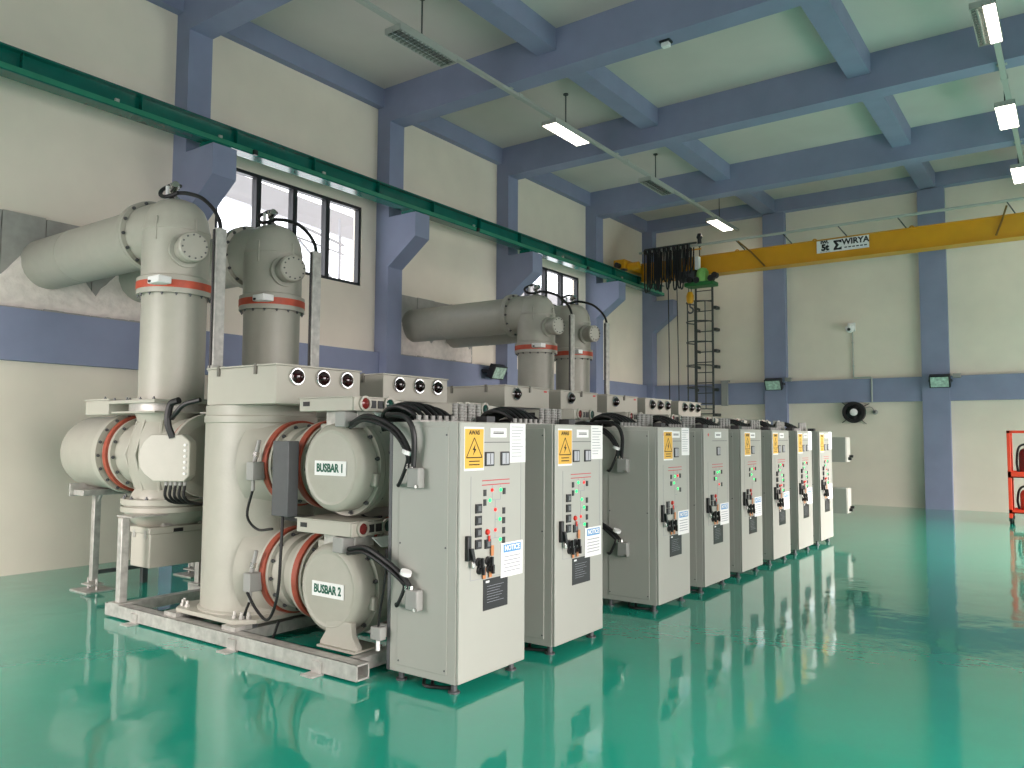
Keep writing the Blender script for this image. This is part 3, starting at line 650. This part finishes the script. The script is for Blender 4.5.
# cables on the cabinet roofs
cable_me = []
for k in range(11):
    y = .05 + .037*k; rise = .085 + .05*math.sin(PI*(k+1)/12); xg = -.42-.05*(k % 2)
    b = B().tube(bez((-.86, y+.1-.03*k, -.06), (-.82, y-.02, rise+.03), (-.54, y-.06, rise+.07), (xg, y, .02), 14), .0155, 8)
    cable_me.append((b.mesh('cable', blk), (xg, y)))
gland_me = B().cyl((0, 0, 0), (0, 0, .035), .019, 10).mesh('cable_gland', hose)
rings = []
for j in range(13):
    rings.append((.024 if j % 2 else .019, j*.011))
hose_me = B().lathe((0, 0, 0), (0, 0, 1), rings, 14).mesh('corrugated_conduit', hose)
def make_loom():
    t = thing('cable_loom', 'x', 'cable bundle', (-3.33, 0, CH), 'cable looms on the cabinet roofs')
    for me, (x, y) in cable_me:
        ob('cable', me, t); ob('cable_gland', gland_me, t, (x, y, .012))
    for k in range(6):
        ob('corrugated_conduit', hose_me, t, (-.43+.012*(k % 2), .46+.052*k, .012))
    part(t, 'gland_rail', B().box((-.52, .03, 0), (-.38, .75, .012)), galv)
    part(t, 'trunk_cable', B().tube(spline([(-.72, .1, -.02), (-.7, .3, .02), (-.7, .6, .02), (-.72, .8, -.02)]), .03, 8), blk)
    part(t, 'plug', B().box((-.34, .6, .0), (-.24, .7, .05)), blkp)
    return t
for i, y in enumerate(CAB): inst('loom', make_loom, y, 'black arching cables and grey conduits on the roof of the %s control cabinet' % ('last' if i == 7 else ORD[i]))
# plug cables running from the busbar indicators to the sides of two cabinets
def make_plug(n):
    zt = 1.41 if n == 1 else .59
    O = (-3.69, -.01, zt); nb = lambda: B(O)
    t = thing('plug_cable', 'x', 'cable', O, 'plug cables on cabinet sides')
    part(t, 'plug_housing', nb().box((-3.74, -.075, zt-.075), (-3.63, -.008, zt+.065)), hose, .01)
    part(t, 'plug_screw', nb().cyl((-3.64, -.09, zt-.06), (-3.64, -.074, zt-.06), .012, 8), steel)
    if n == 1: ends = [[(-4.37, -.0, 1.78), (-4.1, -.1, 1.83), (-3.86, -.08, 1.75), (-3.74, -.06, 1.6), (-3.735, -.05, zt+.06)], [(-4.1, .1, 1.84), (-3.95, -.04, 1.84), (-3.76, -.07, 1.82), (-3.68, -.07, 1.7), (-3.70, -.05, zt+.06)]]
    else: ends = [[(-4.37, -.0, .86), (-4.12, -.08, .9), (-3.92, -.08, .83), (-3.78, -.06, .74), (-3.70, -.05, zt+.06)], [(-4.34, -.0, .84), (-4.12, -.06, .87), (-3.93, -.06, .8), (-3.8, -.05, .71), (-3.72, -.05, zt+.06)]]
    for e in ends:
        part(t, 'cable', nb().tube(spline(e), .019, 8), blk)
    e = ends[0]; part(t, 'cable', nb().tube(spline([(a+.0, b_-.015, c-.03) for a, b_, c in e[:-1]] + [(-3.76, -.06, zt+.07), (-3.82, -.06, zt-.05), (-3.87, -.02, zt-.06)]), .013, 8), blk)
    part(t, 'tie_band', nb().cyl((-3.75, -.06, zt+.16), (-3.74, -.06, zt+.185), .04, 12), white)
    part(t, 'connector_sleeve', nb().cyl((-3.705, -.05, zt+.055), (-3.705, -.05, zt+.09), .022, 10).cyl((-3.745, -.05, zt+.055), (-3.745, -.05, zt+.09), .022, 10), steel)
    return t
for i in (0, 2):
    for n in (1, 2):
        inst('plug%d' % n, lambda: make_plug(n), CAB[i], 'black cable with grey plug on the %s side of the %s cabinet' % ('upper' if n == 1 else 'lower', ORD[i]))
# small sensor hanging beside the lower busbar cap
t = thing('hanging_sensor', 'small pale sensor block hanging on a black cable beside the cabinet', 'sensor', (-4.01, 3.98, .2))
part(t, 'sensor_block', B().box((-.05, -.03, .075), (.05, .03, .165)), hose, .008); part(t, 'sensor_tip', B().cyl((0, 0, 0), (0, 0, .075), .014, 10), white)
part(t, 'sensor_cable', B().tube(spline([(0, 0, .16), (.02, 0, .3), (.06, 0, .5), (.05, .02, .7)]), .009, 6), blk)
# end boxes past the last cabinet
for z0, lab in ((1.26, 'upper grey drive box past the end of the cabinet row'), (.36, 'lower grey drive box past the end of the cabinet row')):
    t = thing('drive_box', lab, 'equipment box', (-3.65, 14.85, z0), 'drive boxes at the row end')
    part(t, 'housing', B().box((-.3, -.15, 0), (.3, .15, .44)), cabp, .006); part(t, 'cover', B().box((.301, -.14, .01), (.31, .14, .43)), cabp)
    part(t, 'cable_plug', B().cyl((.31, .0, .06), (.36, .0, .06), .03, 10).cyl((.31, .08, .1), (.37, .08, .1), .025, 10), blk)
    part(t, 'mount_arm', B().box((-.98, -.05, .15), (-.301, .05, .25)), galv)
t = thing('end_frame', 'galvanised post frame carrying the far drive boxes', 'steel post', (-4.6, 14.85, 0))
part(t, 'post', B().box((-.05, -.05, 0), (.05, .05, 2.0)), galv); part(t, 'foot_plate', B().box((-.12, -.12, 0), (.12, .12, .012)), galv)

# ------------------------------------------------------------------ crane
t = thing('crane_rail', 'long teal green crane rail beam on the left wall corbels', 'crane rail', (-9.655, 9.0, 5.72))
part(t, 'beam', B().box((-.105, -12, 0), (.105, 11.7, .02)).box((-.012, -12, .02), (.012, 11.7, .28)).box((-.105, -12, .28), (.105, 11.7, .297)), greenm)
part(t, 'front_angle', B().box((.096, -12, .02), (.105, 11.7, .085)), mat('angle_green', (40, 128, 100), .4, var=.08, scale=5))
part(t, 'rail_head', B().box((-.03, -12, .297), (.03, 11.7, .335)), darkst)
y = -6.65
while y < 11.6:
    part(t, 'stiffener', B().box((.012, y, .02), (.094, y+.012, .28)), greenm); y += 1.4
for y in (-4.2, -2.75, -.9, 2.9, 6.2, 9.1): part(t, 'clip', B().box((.085, y, .085), (.115, y+.05, .12)), galv)
for y in (-2.2, 3.0, 7.3): part(t, 'stop_block', B().box((.106, y, .0), (.15, y+.06, .07)), blkp)
for y in COLY[1:]: part(t, 'bearing_plate', B().box((-.14, y+.03-9.0, -.064), (.14, y+.34-9.0, -.001)), greenm)
t = thing('bridge_crane', 'yellow bridge crane girder spanning in front of the back wall', 'crane', (-3.0, 19.3, 5.86))
g = part(t, 'girder', B().box((-6.5, -.16, .02), (7.2, .16, .48)).box((-6.5, -.2, 0), (7.2, .2, .022)).box((-6.5, -.2, .478), (7.2, .2, .5)), yellm, .003)
for x in (-3.9, -2.0, .1): part(g, 'lifting_lug', B().lathe((x, -.0, .53), (0, 1, 0), [(.03, 0), (.06, 0), (.06, .02), (.03, .02)], 16, True), yellm)
et = part(t, 'end_truck', B().box((-6.85, -1.1, .24), (-6.52, 1.2, .47)), yellm, .01)
for y in (-.9, 1.0): part(et, 'wheel', B().cyl((-6.735, y, .325), (-6.575, y, .325), .13, 20), darkst)
part(et, 'buffer', B().cyl((-6.68, -1.25, .3), (-6.68, -1.1, .3), .07, 14), blk)
part(et, 'end_truck_motor', B().cyl((-6.5, -.9, .3), (-6.2, -.9, .3), .1, 16), yellm)
tk = part(t, 'festoon_track', B().box((-6.4, -.5, .69), (7.2, -.45, .74)), condm)
x = -3.75
for x in (-3.75, -2.6, -1.35, -.1, 1.95, 4.0): part(tk, 'track_arm', B().tube([(x, -.47, .69), (x+.12, -.19, .5)], .014, 6), ladm)
for x in (-3.72, 1.94): part(tk, 'track_stay', B().tube([(x, -.45, .68), (x+.25, -.2, .42), (x+.58, -.2, .03)] if x < 0 else [(x, -.45, .62), (x-.1, -.2, .4), (x-.22, -.2, .08)], .02, 6), mat('stay_ochre', (120, 86, 16), .5))
sg = part(t, 'maker_sign', B().box((-1.9, -.213, .17), (-.75, -.2, .46)), white)
for s, sz, x, z, bo in (('SWL', .09, -1.72, .415, .006), ('5t', .2, -1.71, .285, .012), ('WIRYA', .185, -1.04, .365, .007)): text(s, sz, ink, sg, (x, -.2145, z), '-y', bo)
lg = B(); q = -.2145
lg.prism([(-1.52, q, .43), (-1.34, q, .43), (-1.34, q, .36), (-1.40, q, .385), (-1.45, q, .385), (-1.40, q, .315), (-1.45, q, .245), (-1.40, q, .245), (-1.34, q, .27), (-1.34, q, .2), (-1.52, q, .2), (-1.52, q, .235), (-1.47, q, .315), (-1.52, q, .395)], (0, -.001, 0))
part(sg, 'logo', lg, ink); b = B()
for k in range(6): b.box((-1.28+.085*k, -.2155, .225), (-1.28+.085*k+.06, -.2145, .25))
part(sg, 'small_print', b, ink)
b = B()
for k in range(4): b.box((-1.82+.06*k, -.2155, .185), (-1.82+.06*k+.045, -.2145, .198))
part(sg, 'small_print', b, inkg)
t = thing('crane_hoist', 'green electric hoist trolley under the left end of yellow girder', 'hoist', (-7.8, 19.2, 5.55))
part(t, 'trolley_plate', B().box((-.36, -.32, 0), (.4, .1, .1)), hgreen, .01)
part(t, 'hoist_motor', B().lathe((.1, -.2, .1), (0, 0, 1), [(.13, 0), (.14, .05), (.14, .28), (.1, .34), (.04, .36)], 20), lgreen)
for k in range(7): part(t, 'motor_fin', B().box((.1+.14*math.cos(k*.9)-.01, -.2+.14*math.sin(k*.9)-.01, .16), (.1+.14*math.cos(k*.9)+.014, -.2+.14*math.sin(k*.9)+.014, .36)), lgreen)
for x, z in ((.36, .15), (.46, .22), (-.2, .16), (-.02, .14)): part(t, 'wheel', B().cyl((x, -.35, z), (x, -.22, z), .08, 16), blk)
part(t, 'gearbox', B().box((-.34, -.3, .12), (-.08, .0, .4)), darkst, .02); part(t, 'terminal_box', B().box((-.06, -.34, .42), (.05, -.2, .75)), white, .008)
part(t, 'rope_drum', B().cyl((-.55, -.1, .3), (-.1, -.1, .3), .15, 20), blkp)
hb = part(t, 'hook_block', B().lathe((-.27, -.15, -.42), (0, 0, 1), [(.05, 0), (.09, .05), (.1, .2), (.06, .3)], 16), yellm)
part(hb, 'hook', B().tube(spline([(-.27, -.15, -.42), (-.27, -.15, -.5), (-.2, -.15, -.56), (-.2, -.15, -.64), (-.28, -.15, -.67), (-.34, -.15, -.62)]), .022, 8), darkst)
for x in (-.31, -.23): part(hb, 'wire_rope', B().cyl((x, -.15, -.12), (x, -.15, .02), .01, 6), darkst)
part(t, 'warning_horn', B().lathe((-.06, 0, 1.08), (0, 0, 1), [(.03, 0), (.06, .05), (.05, .18), (.08, .25), (.05, .34)], 14).cyl((-.06, 0, .8), (-.06, 0, 1.1), .015, 8), blkp)
part(t, 'collector_arm', B().box((-.35, -.3, .93), (.1, -.27, .96)).box((-.3, -.28, .98), (-.18, -.26, 1.02)), yellm)
t = thing('festoon_cable', 'black festoon cable loops bunched at the end of the crane', 'cable', (-8.5, 18.75, 5.5))
tr_me = B().box((-.025, -.06, 1.0), (.025, .06, 1.1)).cyl((0, -.04, 1.1), (0, .04, 1.1), .03, 10).mesh('cable_trolley', blkp)
rnd = random.Random(4)
for k in range(20):
    x = -.68+.066*k+rnd.uniform(-.015, .015); dz = rnd.uniform(-.12, .22) + (.2 if k > 15 else 0)
    part(t, 'cable_loop', B().tube(spline([(x, -.04, 1.02), (x+.005, -.05, .7), (x+.01, -.06, .2+dz), (x+.03, -.02, .06+dz), (x+.05, .03, .2+dz), (x+.06, .03, .7), (x+.07, .03, 1.02)], 5), .019, 6), blk)
    if k % 2 == 0: ob('cable_trolley', tr_me, t, (x, 0, 0))
part(t, 'hanger_rail', B().box((-.7, -.02, 1.1), (.75, .02, 1.15)), ladm)
t = thing('pendant_cable', 'thin black pendant cable hanging down beside the ladder', 'cable', (-8.5, 18.7, 2.0))
part(t, 'cable', B().tube([(0, 0, .25), (.0, 0, 1.5), (-.02, 0, 3.8)], .014, 6), blk); part(t, 'pendant', B().box((-.05, -.04, 0), (.05, .04, .26)), blkp, .01)
part(t, 'cable', B().tube([(.26, 0, .1), (.25, 0, 1.5), (.22, 0, 3.7)], .012, 6), blk)

# ------------------------------------------------------------------ caged ladder on the back wall
t = thing('caged_ladder', 'dark steel caged ladder fixed to the back wall', 'ladder', (-8.48, 21.0, 0))
for x in (-.245, .245): part(t, 'side_rail', B().box((x-.025, -.01, .02), (x+.025, .03, 6.4)), ladm)
rg = B().cyl((-.245, .01, 0), (.245, .01, 0), .014, 8).mesh('rung', ladm)
for k in range(21): ob('rung', rg, t, (0, 0, .3+.29*k))
hp = [Vector((.36*math.sin(a), -.32-.36*math.cos(a)+.0, 0)) for a in [(-1.9+3.8*k/16) for k in range(17)]]
hp = [Vector((-.245, 0, 0))] + hp + [Vector((.245, 0, 0))]
hoop = B().tube(hp, .018, 6).mesh('hoop', ladm)
for z in (2.45, 3.05, 3.65, 4.3, 4.87, 5.42): ob('hoop', hoop, t, (0, 0, z))
for a in (-1.6, -.8, 0, .8, 1.6): part(t, 'cage_strap', B().tube([(.36*math.sin(a), -.32-.36*math.cos(a), 2.45), (.36*math.sin(a), -.32-.36*math.cos(a), 5.42)], .014, 6), ladm)
for z in (5.32, 4.7, 4.1, 3.65, 3.0, 2.3):
    for s in (-1, 1): part(t, 'wall_bracket', B().box((s*.245+.03-.03, .03, z-.04), (s*.245+.09*(s > 0)+.01, .3 if not 2.58 < z < 3.17 else .15, z+.04)), ladm)
t = thing('wall_cable_cover', 'grey vertical cover strip on the blue band beside the ladder', 'cable cover', (-7.95, 21.12, 2.55))
part(t, 'cover_strip', B().box((-.09, -.04, 0), (.09, .03, .66)), hose, .004); part(t, 'cover_cap', B().box((-.1, -.05, .66), (.14, .03, .7)), hose, .004)

# ------------------------------------------------------------------ wall fittings
def flood(loc, rz, lab):
    t = thing('floodlight', lab, 'floodlight', loc, 'emergency floodlights', rz)
    a = .45; ca, sa = math.cos(a), math.sin(a)
    def P(x, y, z): return (x, y*ca + z*sa*0 - z*sa, z*ca + y*sa*0)      # leaned forward
    def bx(b, A, C):
        (x0, y0, z0), (x1, y1, z1) = A, C
        vs = [(x0,y0,z0),(x1,y0,z0),(x1,y1,z0),(x0,y1,z0),(x0,y0,z1),(x1,y0,z1),(x1,y1,z1),(x0,y1,z1)]
        return b.add([(v[0], v[1]*ca-v[2]*sa, v[1]*sa+v[2]*ca) for v in vs], [(0,3,2,1),(4,5,6,7),(0,1,5,4),(1,2,6,5),(2,3,7,6),(3,0,4,7)])
    part(t, 'housing', bx(B(), (-.22, -.1, -.15), (.22, .05, .15)), framem, .01)
    part(t, 'glass', bx(B(), (-.19, -.108, -.125), (.19, -.101, .125)), glassg)
    part(t, 'bracket', B().box((-.24, -.02, -.03), (-.225, .2, .03)).box((.225, -.02, -.03), (.24, .2, .03)).box((-.24, .19, -.03), (.24, .2, .03)), framem)
    part(t, 'driver_box', B().box((.26, .08, .06), (.42, .19, .16)), hose, .005)
flood((-6.53, 20.92, 3.1), 0, 'square floodlight with greenish glass on the back wall near the ladder')
flood((-2.63, 20.92, 3.05), 0, 'square floodlight with greenish glass on the right back column')
flood((-10.04, 13.33, 3.06), PI/2, 'floodlight with greenish glass on the left wall behind the ducts')
t = thing('wall_fan', 'black round fan with white hub under the blue band', 'fan', (-4.61, 21.28, 2.33))
part(t, 'ring', B().ring((0, -.16, 0), (0, 1, 0), .19, .27, .15, 40), blk)
part(t, 'hub', B().lathe((0, -.1, 0), (0, -1, 0), [(.09, 0), (.09, .05), (.06, .08), (0, .09)], 24), white)
for k in range(5):
    a = k*2*PI/5; u = Vector((math.cos(a), 0, math.sin(a))); v = Vector((-math.sin(a), 0, math.cos(a)))
    part(t, 'blade', B().prism([u*.07-v*.03+Vector((0, -.1, 0)), u*.2-v*.07+Vector((0, -.12, 0)), u*.2+v*.05+Vector((0, -.07, 0)), u*.07+v*.03+Vector((0, -.08, 0))], (0, .006, 0)), blkp)
part(t, 'back_disc', B().cyl((0, -.012, 0), (0, 0.015, 0), .25, 32), blk)
for a in (.6, 2.4, 3.9, 5.4): part(t, 'stay_wire', B().tube([(.26*math.cos(a), -.05, .26*math.sin(a)), (.42*math.cos(a), .0, .38*math.sin(a))], .009, 6), blk)
part(t, 'supply_cable', B().tube(spline([(.25, -.03, .1), (.35, -.02, .13), (.42, -.02, .1), (.46, -.02, .02)]), .008, 6), hose)
t = thing('round_junction_box', 'small round junction box beside the wall fan', 'junction box', (-4.13, 21.28, 2.33))
part(t, 'junction_cover', B().lathe((0, .02, 0), (0, -1, 0), [(.06, 0), (.06, .04), (.03, .06), (0, .065)], 20), hose); part(t, 'knob', B().cyl((0, -.045, 0), (0, -.06, 0), .02, 10), blkp)
t = thing('wall_conduit', 'thin pale conduit bending down the back wall to the fan', 'conduit', (-4.62, 21.27, 2.6))
part(t, 'pipe', B().tube([(0, 0, 1.78), (0, 0, .62), (.03, -.13, .6), (.43, -.13, .6), (.45, -.13, .58), (.45, -.13, -.02)], .018, 8), condm)
for z in (1.5, .9): part(t, 'clip', B().box((-.03, -.02, z), (.03, .03, z+.02)), condm)
t = thing('dome_camera', 'small white dome camera high on the back wall', 'camera', (-4.64, 21.28, 4.4))
part(t, 'wall_mount', B().box((-.09, -.04, .0), (.09, .02, .22)), white, .01)
part(t, 'camera_arm', B().box((-.05, -.25, .1), (.05, -.03, .17)), white, .01)
part(t, 'dome', B().lathe((0, -.22, .1), (0, 0, -1), [(.11, 0), (.11, .05), (.08, .12), (.04, .15), (0, .16)], 24), white); part(t, 'lens', B().lathe((0, -.32, .02), (0, -1, -.3), [(.04, 0), (.03, .02), (0, .025)], 14), blkp)

# ------------------------------------------------------------------ ceiling lights on their conduit trays
def lamp(x, y, state, lab):
    t = thing('ceiling_light', lab, 'light', (x, y, 7.303), 'louvred ceiling lights')
    L, w = .61, .15
    part(t, 'housing', B().box((-w, -L, .075), (w, L, .085)).box((-w, -L, 0), (-w+.006, L, .075)).box((w-.006, -L, 0), (w, L, .075)).box((-w, -L, 0), (w, -L+.006, .075)).box((-w, L-.006, 0), (w, L, .075)), condm)
    for sx in (-.072, .072):
        lit = state == 2 or (state == 1 and sx > 0)
        if lit: part(t, 'diffuser', B().box((sx-.068, -L+.01, .006), (sx+.068, L-.01, .02)), lampw)
        else:
            part(t, 'tube', B().cyl((sx, -L+.02, .045), (sx, L-.02, .045), .014, 10), tubew)
            part(t, 'reflector', B().box((sx-.07, -L+.006, .066), (sx+.07, L-.006, .07)), alum)
            for k in range(15): part(t, 'louvre_blade', B().box((sx-.066, -L+.05+.08*k, .0), (sx+.066, -L+.056+.08*k, .035)), alum)
    part(t, 'louvre_spine', B().box((-.004, -L, 0), (.004, L, .04)), alum)
    part(t, 'hanger_rod', B().cyl((-.03, .02, .085), (-.03, .02, 8.1-7.303), .012, 8), ladm); part(t, 'rod_plate', B().cyl((-.03, .02, 8.08-7.303), (-.03, .02, 8.1-7.303), .05, 14), ladm)
    return t
NM = ['nearest', 'second', 'third', 'farthest']
for k, (y, s) in enumerate(((8.22, 0), (12.2, 2), (16.05, 0), (19.95, 2))): lamp(-7.58, y, s, '%s louvred light %s of the row over the switchgear' % ('lit' if s else 'unlit', NM[k]))
for k, (y, s) in enumerate(((12.18, 1), (15.95, 2), (19.7, 2))): lamp(-.84, y, s, '%s louvred light of the right ceiling row' % ['half lit nearest', 'fully lit middle', 'lit farthest'][k])
for x, lab, y1 in ((-7.5, 'pale conduit carrying the lights above the switchgear', 21.05), (-.78, 'pale conduit carrying the right row of lights', 21.05)):
    t = thing('light_conduit', lab, 'conduit', (x, 10.0, 7.392))
    part(t, 'tray', B().box((-.04, -7, .0), (.04, y1-10.0, .05)), condm)
    for y in COLY[2:]: part(t, 'beam_clip', B().box((-.07, y+.12-10, .05), (.07, y+.2-10, .058)), condm)
    b = B()
    for y in (-3.6, .5, 4.4): part(t, 'joint_sleeve', B().box((-.05, y, -.005), (.05, y+.1, .065)), condm)
t = thing('smoke_detector', 'small white detector box under a ceiling beam', 'detector', (-4.7, 10.3, 7.36))
part(t, 'sensor_body', B().box((-.06, -.05, 0), (.06, .05, .06)), white, .01); part(t, 'detector_base', B().box((-.08, -.06, .06), (.08, .06, .09)), framem)

# ------------------------------------------------------------------ red fire trolley at the right edge
t = thing('fire_trolley', 'red steel fire trolley with two shelves by the back wall', 'trolley', (-.55, 18.75, 0))
for x in (-.6, .6):
    for y in (-.28, .28):
        part(t, 'post', B().box((x-.03, y-.03, .12), (x+.03, y+.03, 1.85)), orng, .004)
        cs = part(t, 'caster', B().cyl((x-.02, y, .065), (x+.02, y, .065), .065, 16), blk); part(cs, 'caster_fork', B().box((x-.035, y-.03, .06), (x-.022, y+.03, .13)).box((x+.022, y-.03, .06), (x+.035, y+.03, .13)), steel)
for z, nm, th in ((.22, 'shelf', .07), (.92, 'shelf', .12)):
    part(t, nm, B().box((-.63, -.31, z), (.63, .31, z+.02)).box((-.63, -.31, z), (.63, -.29, z+th)).box((-.63, .29, z), (.63, .31, z+th)).box((-.63, -.31, z), (-.61, .31, z+th)).box((.61, -.31, z), (.63, .31, z+th)), orng)
part(t, 'top_rail', B().box((-.63, -.31, 1.8), (.63, -.27, 1.85)).box((-.63, .27, 1.8), (.63, .31, 1.85)).box((-.63, -.31, 1.8), (-.59, .31, 1.85)).box((.59, -.31, 1.8), (.63, .31, 1.85)), orng)
def tank(loc, lab, r, h, col, grp):
    t = thing('fire_extinguisher', lab, 'fire extinguisher', loc, grp)
    part(t, 'cylinder', B().lathe((0, 0, 0), (0, 0, 1), [(r*.85, 0), (r, .03), (r, h*.72), (r*.85, h*.85), (r*.3, h*.95), (r*.2, h)], 28), col)
    part(t, 'valve', B().cyl((0, 0, h), (0, 0, h+.06), .03, 12).box((-.02, -.1, h+.05), (.02, .04, h+.07)), blkp)
    part(t, 'hose', B().tube(spline([(0, -.02, h+.03), (-r*.9, -.06, h*.95), (-r*1.15, -.08, h*.5), (-r*1.05, -.1, .06)]), .022, 8), blk)
tank((-.8, 18.68, .942), 'dark red extinguisher with black hose on the upper trolley shelf', .2, .62, mat('dark_red', (120, 24, 26), .4), 'extinguishers on the trolley')
tank((-.75, 18.68, .242), 'bright red extinguisher with black hose on the lower trolley shelf', .25, .5, orng, 'extinguishers on the trolley')
